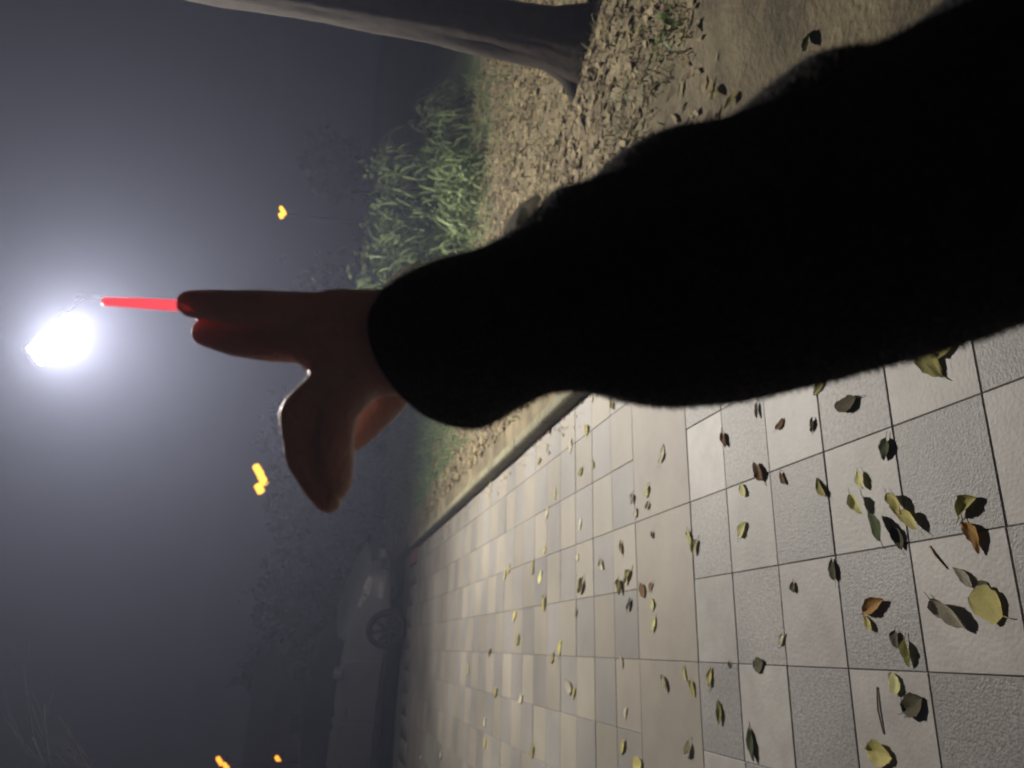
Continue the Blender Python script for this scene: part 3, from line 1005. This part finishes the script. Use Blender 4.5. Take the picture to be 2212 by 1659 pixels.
# px, py in full picture pixels, long-axis length, axis angle (degrees, picture), colour, shape, label (None: one of a look-alike set), lift
LV = [
    (3662, 1443, 165, 35, 'olive', 0, 'large crinkled olive yellow leaf lying close against the black sleeve'),
    (3713, 1373, 120, -20, 'olive', 1, 'olive leaf half hidden under the edge of the black sleeve'),
    (3226, 1517, 105, 115, 'olive', 0, 'olive leaf with a long stalk touching the sleeve edge'),
    (3337, 1584, 110, -22, 'dark', 1, 'dark olive leaf on a speckled grey tile under the sleeve'),
    (2987, 1617, 75, 85, 'dark', 2, 'thin blackish leaf on the joint below the sleeve'),
    (3075, 1668, 62, -55, 'brown', 2, 'small brown leaf alone on a white tile'),
    (3204, 1672, 70, 95, 'dark', 2, 'narrow dark sliver of leaf beside the brown leaf'),
    (3492, 1768, 105, 95, 'green', 3, 'round dark green leaf lying on a dark joint'),
    (2857, 1731, 70, 70, 'brown', 2, 'small brown shrivelled leaf by the first joint after the border'),
    (2994, 1857, 92, 65, 'brown', 1, 'dark yellow and brown curled leaf on a tile corner'),
    (2931, 1930, 55, 60, 'pale', 3, 'small pale yellow round leaf next to the curled brown one'),
    (3090, 1882, 62, 65, 'brown', 2, 'thin brown twisted leaf on a grey tile'),
    (3241, 1916, 95, 60, 'olive', 1, 'olive leaf with a sharp black shadow at its side'),
    (3400, 1890, 90, 70, 'pale', 0, 'pale yellow green leaf at the top of the big leaf pile'),
    (3392, 1986, 105, 60, 'pale', 1, 'yellow green leaf on the far side of the leaf pile'),
    (3473, 2078, 150, 62, 'green', 0, 'long dark green leaf in the leaf pile'),
    (3540, 2122, 110, 65, 'dark', 0, 'blackish leaf sticking out under the leaf pile'),
    (3536, 1992, 125, 55, 'yellow', 1, 'yellow brown leaf lying across the leaf pile'),
    (3590, 2050, 125, 40, 'yellow', 1, 'large bright yellow leaf with a dark curled edge in the pile'),
    (3824, 1997, 125, -45, 'olive', 1, 'olive leaf above a dried orange brown one'),
    (3834, 2118, 165, 62, 'orange', 2, 'dried orange brown rolled leaf with a dark tip'),
    (2928, 2085, 75, 115, 'pale', 3, 'pale green leaf alone on a light tile past the border'),
    (2718, 2115, 62, 75, 'pale', 0, 'pale yellow leaf on the border joint, upper of a pair'),
    (2742, 2155, 75, 100, 'yellow', 1, 'curled yellow leaf on the border joint, lower of a pair'),
    (3288, 2243, 105, 80, 'dark', 1, 'black leaf with a long trailing stalk on a grey tile'),
    (3130, 2312, 52, 80, 'dark', 3, 'small dark crumpled leaf beside the long stalked black one'),
    (3448, 2385, 120, -30, 'orange', 1, 'yellow brown folded leaf shaped like a hook'),
    (3425, 2452, 85, 58, 'yellow', 2, 'narrow yellow leaf under the hook shaped one'),
    (3536, 2518, 85, 85, 'dark', 3, 'round black leaf beside a pale yellow one'),
    (3580, 2572, 130, 80, 'pale', 1, 'long pale yellow folded leaf on a dark tile'),
    (3525, 2692, 110, 75, 'pale', 3, 'broad pale yellow leaf, flat on the paving'),
    (3603, 2776, 105, -40, 'dark', 3, 'broad dark olive leaf close to a joint'),
    (3473, 2968, 120, 20, 'yellow', 3, 'bright yellow leaf with a brown curl near the picture edge'),
    (3800, 2275, 130, 45, 'grey', 2, 'striped brown and white dried leaf'),
    (3880, 2320, 95, 50, 'dark', 0, 'leaf tucked behind a yellow one, its shadow side painted black'),  # dark colour paints in the shadow side of a leaf
    (3752, 2418, 220, 38, 'grey', 1, 'long ribbed grey dried leaf beside the yellow one'),
    (3890, 2390, 180, 28, 'yellow', 3, 'broad yellow leaf with a dark drooping tip'),
    (2835, 2806, 115, 85, 'olive', 1, 'half green and half dark folded leaf on a tile'),
    (2968, 2931, 160, 80, 'green', 2, 'long dark green leaf pointing out of the picture'),
    (2802, 2666, 95, 95, 'yellow', 2, 'slim yellow leaf standing across a tile'),
    (2702, 2651, 75, 80, 'yellow', 2, 'slim yellow leaf on the border joint, upper of two'),
    (2732, 2710, 85, 80, 'yellow', 1, 'slim yellow leaf with a dark side, lower of two'),
    (2621, 2688, 78, 75, 'cream', 1, 'cream leaf with a dark half on the border strip'),
    (2714, 2946, 72, 105, 'cream', 1, 'pinkish pale crumpled leaf at the border'),
    (2990, 2614, 55, -30, 'dark', 3, 'small dark round leaf on a joint corner'),
    (3082, 2515, 65, 110, 'cream', 2, 'cream shrivelled leaf on a joint'),
    (2876, 2618, 28, 90, 'dark', 3, 'tiny dark leaf scrap on the tiles'),
    (2455, 2939, 75, 105, 'yellow', 2, 'slim yellow leaf beyond the border strip near the edge of the picture'),
    (2514, 3006, 45, 160, 'yellow', 3, 'bright yellow leaf cut by the picture edge on the border'),
    (2448, 2607, 62, 85, 'cream', 2, 'pale leaf with a dark belly beyond the border'),
    (2573, 2105, 35, 85, 'dark', 3, 'tiny dark leaf alone on the border strip'),
    (2452, 2153, 65, 85, 'olive', 2, 'dark olive leaf at the far joint of the border strip'),
    (2477, 2275, 75, 110, 'olive', 2, 'olive slim leaf on the border, uppermost of a loose cluster'),
    (2444, 2312, 75, 80, 'olive', 1, 'yellow green narrow leaf on the border joint'),
    (2481, 2378, 60, 105, 'dark', 2, 'dark narrow leaf below the loose cluster'),
    (2533, 2326, 60, 70, 'brown', 3, 'dark brown leaf touching an orange one on the border'),
    (2566, 2312, 50, 105, 'orange', 2, 'small orange brown leaf on the border strip'),
    (2570, 2378, 60, 85, 'pale', 3, 'pale green round leaf on the border strip'),
    (2577, 2459, 78, 100, 'pale', 2, 'pale green narrow leaf hanging below the round one'),
    (2493, 1965, 52, 90, 'grey', 3, 'grey round curled leaf on the border strip'),
    (2506, 2017, 45, 95, 'cream', 3, 'cream white leaf below the grey round one'),
    (2552, 1935, 62, 100, 'pale', 0, 'pale yellow leaf on the border strip, upper of a touching pair'),
    (2552, 1990, 40, 110, 'yellow', 1, 'small yellow leaf tucked under the pale one'),
    (2607, 1786, 90, 100, 'cream', 2, 'thin cream sliver with a dark side on the border strip'),
    (2373, 2220, 52, 75, 'cream', 1, 'cream leaf with a dark half, just beyond the border'),
    (2293, 2306, 92, 105, 'olive', 1, 'olive pair of leaves beyond the border'),
    (2243, 2700, 85, 60, 'grey', 3, 'large grey hollow leaf among the far tiles'),
    (2261, 2729, 55, 105, 'yellow', 2, 'small yellow leaf leaning on the grey hollow one'),
    (2417, 1591, 55, 85, 'yellow', 1, 'golden leaf just past the sleeve on the far tiles'),
    (2311, 1694, 52, 85, 'yellow', 3, 'bright yellow green leaf near the sleeve and kerb'),
    (2338, 1830, 42, 85, 'olive', 2, None), (2287, 1854, 42, 120, 'olive', 2, None), (2249, 1754, 75, 95, 'cream', 2, None),
    (2335, 1564, 50, 90, 'cream', 2, None), (2292, 1569, 48, 120, 'olive', 2, None), (2156, 2020, 62, 100, 'cream', 2, None),
    (2189, 1949, 52, 95, 'yellow', 2, None), (2287, 2063, 60, 95, 'cream', 0, None), (2276, 2193, 35, 100, 'cream', 3, None),
    (2146, 2166, 42, 105, 'yellow', 2, None), (2102, 2237, 85, 95, 'olive', 2, None), (2005, 2237, 48, 105, 'yellow', 2, None),
    (2156, 1765, 45, 95, 'cream', 1, None), (2118, 1716, 42, 110, 'cream', 2, None), (2167, 1689, 45, 80, 'brown', 1, None),
    (2124, 1819, 32, 120, 'olive', 2, None), (2146, 2376, 80, 95, 'yellow', 1, None), (2129, 2271, 62, 105, 'pale', 0, None),
    (2029, 2429, 52, 105, 'yellow', 2, None), (2041, 2517, 65, 105, 'olive', 2, None), (2208, 2553, 72, 100, 'yellow', 0, None),
    (2176, 2588, 52, 105, 'olive', 2, None), (2270, 2412, 42, 95, 'brown', 2, None), (1844, 2635, 52, 95, 'yellow', 2, None),
    (1955, 2729, 62, 105, 'yellow', 1, None), (2052, 2752, 62, 115, 'cream', 2, None), (1911, 2841, 62, 105, 'cream', 2, None),
    (1911, 2929, 62, 100, 'yellow', 0, None), (2099, 2958, 65, 100, 'olive', 2, None), (2467, 2805, 55, 100, 'cream', 2, None),
    (1738, 2970, 62, 100, 'cream', 1, None), (1659, 2982, 52, 125, 'cream', 2, None), (1932, 2570, 48, 110, 'brown', 2, None),
    (1990, 2265, 50, 100, 'pale', 2, None), (1934, 1906, 42, 130, 'cream', 1, None),
]
ORD = ['nearest the kerb', 'second from the kerb', 'third from the kerb', 'fourth from the kerb', 'fifth from the kerb', 'sixth from the kerb']


def far_labels():
    zone = {}
    for k, (px, py, L, an, cname, shp, lb) in enumerate(LV):
        if lb: continue
        q = on_plane(px / 1.8228, py / 1.8228)
        dz = 'just past the border strip' if q.y < 4.4 else ('midway to the parked car' if q.y < 6.3 else 'out towards the parked car')
        zone.setdefault((cname, dz), []).append((-q.x, k))
    out = {}
    for (cname, dz), ks in zone.items():
        for i, (_, k) in enumerate(sorted(ks)):
            out[k] = 'small %s leaf on the checkered tiles %s' % (cname, dz) + (', ' + ORD[i] if len(ks) > 1 else '')
    return out


FAR = far_labels()
for k, (px, py, L, an, cname, shp, lb) in enumerate(LV):
    key = (cname, shp, k % 5)
    if key not in LM:
        LM[key] = leaf_mesh(cname, shp, 3 + k)
    px, py, L = px / 1.8228, py / 1.8228, L / 1.8228
    a = math.radians(an)
    p1 = on_plane(px - math.cos(a) * L / 2, py - math.sin(a) * L / 2)
    p2 = on_plane(px + math.cos(a) * L / 2, py + math.sin(a) * L / 2)
    c, d = (p1 + p2) / 2, p2 - p1
    s = 0.86 * min(0.13, max(0.03, d.length))
    o = bpy.data.objects.new('fallen_leaf', LM[key])
    COL.objects.link(o)
    o.location = (c.x, c.y, 0.002 + (0.006 * (k % 4) if 13 <= k <= 18 else 0))
    o.rotation_euler = (random.uniform(-0.08, 0.08), random.uniform(-0.08, 0.08), math.atan2(d.y, d.x) + (math.pi if k % 3 == 0 else 0))
    o.scale = (s, s * random.uniform(0.85, 1.15), s * (0.7 if lb is None else random.uniform(0.6, 1.5)))
    tag(o, lb or FAR[k], 'leaf', 'leaves fallen on the paving')
# leaves and twigs on the verge and paving
for px, py, L, an, cname, lb in ((2868, 395, 75, 115, 'olive', 'olive leaf on the bare soil above the sleeve'),
                                 (2815, 372, 62, 60, 'pale', 'pale leaf on dry grass above the sleeve'),
                                 (3165, 165, 90, 110, 'green', 'dark green curved leaf standing on smooth bare soil'),
                                 (2325, 485, 60, 100, 'cream', 'whitish leaf in the dry grass near the trunk')):
    q = on_plane(px / 1.8228, py / 1.8228, 0.12)
    o = bpy.data.objects.new('fallen_leaf', leaf_mesh(cname, 1, px))
    COL.objects.link(o)
    o.location = (q.x, q.y, verge_z(q.x, q.y) + 0.01)
    o.rotation_euler = (0.1, -0.3, an)
    o.scale = (0.085,) * 3
    tag(o, lb, 'leaf', 'leaves fallen on the verge')
for (x1, y1, x2, y2, lb) in ((3455, 2705, 3482, 2890, 'thin dark curved twig lying on a grey tile'),
                             (3664, 2150, 3735, 2240, 'straight thin twig above the striped leaf')):
    a, b = on_plane(x1 / 1.8228, y1 / 1.8228), on_plane(x2 / 1.8228, y2 / 1.8228)
    mdl = (a + b) / 2 + Vector((0.004, 0.006, 0))
    A = Acc(); A.add(tube([a + UPZ * 0.002, mdl + UPZ * 0.004, b + UPZ * 0.002], [0.0018, 0.0024, 0.0015], 6))
    tag(A.obj('twig', M['leaf_brown']), lb, 'twig')

# ------------------------------------------------------------------ person reaching forward
person = tag(empty('person', (0, 0, 0)), 'person reaching one arm out in a fuzzy black sleeve, two fingers raised', 'person')


def capsule_mesh(acc, a, b, ra, rb, n=14, sq=None):
    """tapered capsule"""
    a, b = Vector(a), Vector(b)
    d = b - a
    L = d.length
    t = d.normalized() if L > 1e-6 else UPZ
    pts, rad = [], []
    for k in range(5):
        an = math.pi / 2 * (1 - k / 4)
        pts.append(a - t * (ra * math.sin(an))); rad.append(max(1e-4, ra * math.cos(an)))
    for k in range(5):
        an = math.pi / 2 * k / 4
        pts.append(b + t * (rb * math.sin(an))); rad.append(max(1e-4, rb * math.cos(an)))
    acc.add(tube(pts, rad, n))


def chain(acc, pts):
    for (p, r), (q, s) in zip(pts, pts[1:]):
        capsule_mesh(acc, p, q, r, s)


def remesh(acc, name, voxel, mt, parent, smooth_it=6, fac=0.5):
    me = bpy.data.meshes.new(name + '_base')
    me.from_pydata([tuple(v) for v in acc.v], [], acc.f)
    o = bpy.data.objects.new(name + '_base', me)
    COL.objects.link(o)
    r = o.modifiers.new('r', 'REMESH'); r.mode = 'VOXEL'; r.voxel_size = voxel
    s = o.modifiers.new('s', 'SMOOTH'); s.iterations = smooth_it; s.factor = fac
    dg = bpy.context.evaluated_depsgraph_get()
    me2 = bpy.data.meshes.new_from_object(o.evaluated_get(dg))
    bpy.data.objects.remove(o); bpy.data.meshes.remove(me)
    me2.name = name
    me2.materials.clear()
    return link(name, me2, parent, [mt])


HZ = 0.45
A = Acc()
W = lambda x, y, z=HZ: at(x, y, z)
mm = 0.001
# forearm, wrist, back of hand
chain(A, [(W(1420, 620, .400), .030), (W(1080, 720, .428), .027), (W(930, 745, .44), .026)])
capsule_mesh(A, W(950, 722, .44), W(845, 700, .446), .022, .020)
capsule_mesh(A, W(950, 775, .44), W(830, 770, .448), .022, .022)
capsule_mesh(A, W(860, 690, .446), W(720, 668, .452), .018, .0125)     # little-finger side
capsule_mesh(A, W(860, 715, .444), W(690, 690, .450), .020, .0135)
capsule_mesh(A, W(850, 745, .444), W(672, 722, .450), .021, .0140)
capsule_mesh(A, W(850, 780, .446), W(680, 752, .452), .021, .0130)
capsule_mesh(A, W(800, 790, .450), W(690, 770, .456), .018, .012)
# middle finger (straight) and index beside it
chain(A, [(W(690, 676, .450), .0125), (W(560, 664, .455), .0108), (W(470, 660, .462), .0098), (W(412, 656, .468), .0088)])
chain(A, [(W(690, 738, .452), .0130), (W(590, 742, .462), .0116), (W(510, 733, .472), .0110), (W(446, 718, .482), .0094)])
# ring and little finger curled into the palm, away from the viewer
chain(A, [(W(735, 700, .455), .0125), (W(690, 720, .490), .0110), (W(740, 760, .508), .0100), (W(800, 780, .500), .0090)])
chain(A, [(W(770, 700, .455), .0115), (W(730, 710, .482), .0100), (W(780, 745, .498), .0090), (W(830, 760, .490), .0080)])
# thumb
chain(A, [(W(850, 765, .448), .0205), (W(755, 815, .447), .0175), (W(663, 898, .446), .0162), (W(672, 985, .444), .0150), (W(700, 1048, .443), .0120), (W(709, 1078, .442), .0086)])
# bent forefinger joint lying in front of the thumb
chain(A, [(W(800, 790, .446), .0160), (W(735, 885, .435), .0105), (W(722, 955, .432), .0112), (W(726, 1010, .434), .0108), (W(731, 1045, .437), .0080)])
# next curled finger, seen past the palm
chain(A, [(W(850, 745, .470), .0130), (W(846, 852, .474), .0122), (W(800, 900, .476), .0120), (W(764, 940, .476), .0104)])
# rest of the figure (behind the viewpoint)
B = lambda f, r, z: HEAD * f + RIGHT * r + UPZ * z
SH = B(-0.16, 0.19, 1.19)
chain(A, [(SH, .05), (at(2330, 230, .310), .042), (at(1970, 400, .350), .036), (at(1640, 535, .385), .032), (W(1420, 610, .402), .030)])
chain(A, [(B(-.24, 0, .80), .12), (B(-.24, 0, 1.0), .11), (B(-.23, 0, 1.14), .11), (B(-.25, 0, 1.30), .05), (B(-.25, 0, 1.38), .05)])
chain(A, [(SH, .05), (B(-.24, 0, 1.2), .08), (B(-.2, -.19, 1.19), .05), (B(-.26, -.25, .95), .04), (B(-.2, -.26, .74), .028), (B(-.18, -.26, .66), .03)])
for k in range(4):
    chain(A, [(B(-.18 + .016 * k - .02, -.26, .65), .01), (B(-.175 + .018 * k - .02, -.255, .61), .009), (B(-.165 + .016 * k - .02, -.245, .575), .008)])
chain(A, [(B(-.16, -.25, .68), .012), (B(-.135, -.245, .64), .010), (B(-.13, -.24, .61), .009)])
chain(A, [(B(-.24, 0, 1.47), .085), (B(-.23, 0, 1.53), .09)])
chain(A, [(B(-.17, 0, 1.41), .045), (B(-.20, 0, 1.44), .06)])
chain(A, [(B(-.150, 0, 1.49), .010), (B(-.135, 0, 1.465), .014)])
for s in (-1, 1):
    capsule_mesh(A, B(-.25, s * .09, 1.49), B(-.255, s * .092, 1.46), .018, .013)
    chain(A, [(B(-.24, s * .09, .80), .09), (B(-.23, s * .10, .44), .055), (B(-.26, s * .10, .10), .035), (B(-.16, s * .11, .045), .032)])
body_o = remesh(A, 'body', 0.0026, M['skin'], person, 4, 0.5)
# nails
def nail(p, tdir, ndir, L, Wd):
    t = tdir.normalized(); nn = (ndir - t * ndir.dot(t)).normalized(); sd = t.cross(nn)
    V, F = [], []
    for i in range(5):
        for j in range(-3, 4):
            u, v = i / 4 - 0.5, j / 3
            V.append(p + t * (u * L) + sd * (v * Wd / 2 * (1 - 0.5 * max(0, abs(u) - .3))) - nn * (0.28 * Wd * v * v * 0.7))
    for i in range(4):
        for j in range(6):
            F.append((i * 7 + j, i * 7 + j + 1, (i + 1) * 7 + j + 1, (i + 1) * 7 + j))
    o = pyd('nail', V, F, person, [M['nail']])
    o.modifiers.new('s', 'SOLIDIFY').thickness = 0.0008
    return o


nail(W(703, 1074, .4335), W(712, 1090, .44) - W(695, 1045, .44), -FWD - AX * 0.9 + AY * 0.3, .014, .014)
nail(W(408, 652, .4585), W(400, 655, .468) - W(440, 658, .464), -FWD - AX * 0.25 - AY * 0.3, .012, .011)
for s in (-1, 1):
    bm = bmesh.new(); bmesh.ops.create_uvsphere(bm, u_segments=12, v_segments=8, radius=0.012)
    bmesh.ops.translate(bm, vec=B(-.153, s * .033, 1.505), verts=bm.verts); bm_obj('eye', bm, M['eye'], person, True)
A = Acc()
capsule_mesh(A, B(-.265, 0, 1.50), B(-.25, 0, 1.56), .098, .092)
remesh(A, 'hair', 0.008, M['hair'], person)

# jacket: sleeve lofted through stations (edge, edge, depth), then shoulder and torso
SL = [((835, 640), (1005, 918), .440), ((870, 598), (1050, 920), .438), ((950, 562), (1110, 888), .434), ((1040, 536), (1190, 850), .430), ((1130, 482), (1270, 848), .425),
      ((1195, 418), (1345, 868), .420), ((1270, 392), (1430, 882), .414), ((1340, 330), (1530, 876), .406), ((1430, 285), (1620, 863), .398),
      ((1560, 260), (1740, 834), .388), ((1640, 200), (1840, 806), .378), ((1740, 128), (1950, 774), .366), ((1860, 108), (2070, 738), .352),
      ((1960, 55), (2190, 698), .338), ((2080, -40), (2330, 640), .322), ((2230, -170), (2480, 590), .305)]
rings = []
for (u, l, z) in SL:
    a, b = at(*u, z), at(*l, z)
    c = (a + b) / 2
    h = (a - b) / 2
    nrm = FWD - h.normalized() * FWD.dot(h.normalized())
    rings.append((c, h, nrm.normalized() * h.length * 0.86))
axd = (rings[5][0] - rings[0][0]).normalized()
for i_, k_ in enumerate((0.46, 0.40, 0.30, 0.18, 0.08)):              # the cuff opens at a slant
    c, h, nn = rings[i_]
    rings[i_] = (c, h, nn + axd * h.length * k_)
c0, h0, n0 = rings[-1]
for t in (0.35, 0.7, 1.0):
    c = c0.lerp(SH, t)
    rings.append((c, h0.lerp(RIGHT * 0.085, t), n0.lerp(UPZ * 0.10, t)))


def cr(p0, p1, p2, p3, t):
    return 0.5 * ((2 * p1) + (p2 - p0) * t + (2 * p0 - 5 * p1 + 4 * p2 - p3) * t * t + (3 * p1 - p0 - 3 * p2 + p3) * t ** 3)


dense = []
for i in range(len(rings) - 1):
    P4 = [rings[max(0, min(len(rings) - 1, i + k))] for k in (-1, 0, 1, 2)]
    for s in range(6):
        dense.append(tuple(cr(*[p[q] for p in P4], s / 6) for q in range(3)))
dense.append(rings[-1])
NR = 64
V, F = [], []
c, h, nn = dense[0]
ax0 = (dense[3][0] - c).normalized()
inner = [(c + ax0 * 0.05, h * 0.72, nn * 0.72), (c + ax0 * 0.02, h * 0.80, nn * 0.80), (c + ax0 * 0.002, h * 0.86, nn * 0.86), (c - ax0 * 0.003, h * 0.93, nn * 0.93)]
allr = inner + dense
for i, (c, h, nn) in enumerate(allr):
    amp = 0.0 if i < 5 else min(1, (i - 4) / 6)
    for k in range(NR):
        an = 2 * math.pi * k / NR
        p = c + h * math.cos(an) + nn * math.sin(an)
        rr = (p - c)
        f = 1 + amp * (0.04 * vnoise(p, 13, 2) + 0.012 * vnoise(p, 30, 6) * (1 - 0.6 * abs(math.cos(an))))
        V.append(c + rr * f)
for i in range(len(allr) - 1):
    for k in range(NR):
        k2 = (k + 1) % NR
        F.append((i * NR + k, i * NR + k2, (i + 1) * NR + k2, (i + 1) * NR + k))
nsleeve = len(V)
F_all = list(F)
torso = [(.72, .17, .12), (.86, .18, .125), (1.0, .18, .13), (1.12, .19, .125), (1.20, .20, .10), (1.27, .12, .08), (1.31, .075, .07)]
tv, tf = [], []
for (z, a, b) in torso:
    for k in range(32):
        an = 2 * math.pi * k / 32
        tv.append(B(-.24 + b * math.sin(an), a * math.cos(an), z))
for i in range(len(torso) - 1):
    for k in range(32):
        k2 = (k + 1) % 32
        tf.append((i * 32 + k, i * 32 + k2, (i + 1) * 32 + k2, (i + 1) * 32 + k))
tf.append(tuple(range(32))[::-1])
acc = Acc(); acc.v = V; acc.f = F
acc.add((tv, tf))
acc.add(tube([B(-.23, -.15, 1.19), B(-.26, -.25, .97), B(-.2, -.26, .76), B(-.185, -.26, .70)], [.085, .07, .055, .045], 20))
jk = acc.obj('jacket', M['fleece'], person)
bmx = bmesh.new(); bmx.from_mesh(jk.data); bmesh.ops.recalc_face_normals(bmx, faces=bmx.faces); bmx.to_mesh(jk.data); bmx.free()
# fuzz standing off the sleeve
ns = len(dense)
base, tip, sidev = [], [], []
for _ in range(45000):
    i = random.randint(6, len(allr) - 14)
    k = random.randrange(NR)
    p = Vector(V[i * NR + k]).lerp(Vector(V[(i + 1) * NR + (k + random.choice((0, 1))) % NR]), random.random())
    c = allr[i][0]
    o_ = (p - c).normalized()
    d = (o_ + Vector((random.gauss(0, .5), random.gauss(0, .5), random.gauss(0, .5)))).normalized()
    L = random.uniform(0.001, 0.0042)
    s = d.orthogonal().normalized() * 0.00022
    base += [p - o_ * 0.0005 - s, p - o_ * 0.0005 + s, p + d * L]
fm = np.array([tuple(v) for v in base])
fz = fast_mesh('fleece_fuzz', fm, np.arange(len(fm)).reshape(-1, 3), jk, [M['fuzz']], None, False)
fz['kind'] = 'stuff'
# fold on the sleeve edge, its rim light painted in as pale colour
A = Acc()
A.add(tube([W(1090, 506, .436), W(1110, 484, .436), W(1134, 454, .434), W(1165, 424, .430)], [.002, .0042, .0046, .002], 10))
A.add(tube([W(1130, 460, .430), W(1126, 488, .420), W(1134, 516, .412)], [.0035, .0038, .0024], 10))
A.obj('painted_lit_fold', M['painted_rim'], jk)
A = Acc()
A.add(tube([W(830, 638, .445), W(844, 612, .445), W(876, 585, .444), (W(908, 566, .443))], [.0034, .0026, .0022, .0010], 8))
A.obj('cuff_painted_rim', M['painted_rim'], jk)  # rim light along the cuff edge, built as an added pale strip
A = Acc()
for s in (-1, 1):
    A.add(tube([B(-.24, s * .085, .82), B(-.24, s * .095, .6), B(-.23, s * .10, .42), B(-.25, s * .10, .10), B(-.25, s * .10, .06)], [.115, .095, .08, .06, .062], 20))
A.obj('trousers', M['denim'], person)
for s in (-1, 1):
    A = Acc()
    capsule_mesh(A, B(-.27, s * .10, .045), B(-.12, s * .115, .04), .045, .038)
    sh = A.obj('shoe', M['rubber'], person)

# slim red glowing stick between the two fingers
A = Acc()
A.add(tube([W(221, 651, .470), W(226, 651.4, .470), W(300, 655, .471), W(420, 662, .474), W(600, 690, .478)], [.0014, .0026, .0033, .0036, .0036], 14))
tag(A.obj('glow_stick', M['redstick']), 'slim glowing red stick rising from the raised fingertips towards the lamp', 'light stick')

# ------------------------------------------------------------------ haze volume, added to stand in for lens glare round the lamp
bm = bmesh.new()
box(bm, (0, 25, 8.0), (196, 196, 18.2))
hzm = bpy.data.materials.new('glare_haze')
hzm.use_nodes = True
n, l = hzm.node_tree.nodes, hzm.node_tree.links
n.remove(n['Principled BSDF'])
pv = n.new('ShaderNodeVolumePrincipled')
pv.inputs['Color'].default_value = GLARE_HAZE_COL
pv.inputs['Density'].default_value = GLARE_HAZE_DENSITY
pv.inputs['Anisotropy'].default_value = 0.55
l.new(pv.outputs[0], n['Material Output'].inputs['Volume'])
hz_o = bm_obj('glare_haze', bm, hzm)
tag(hz_o, kind='stuff')
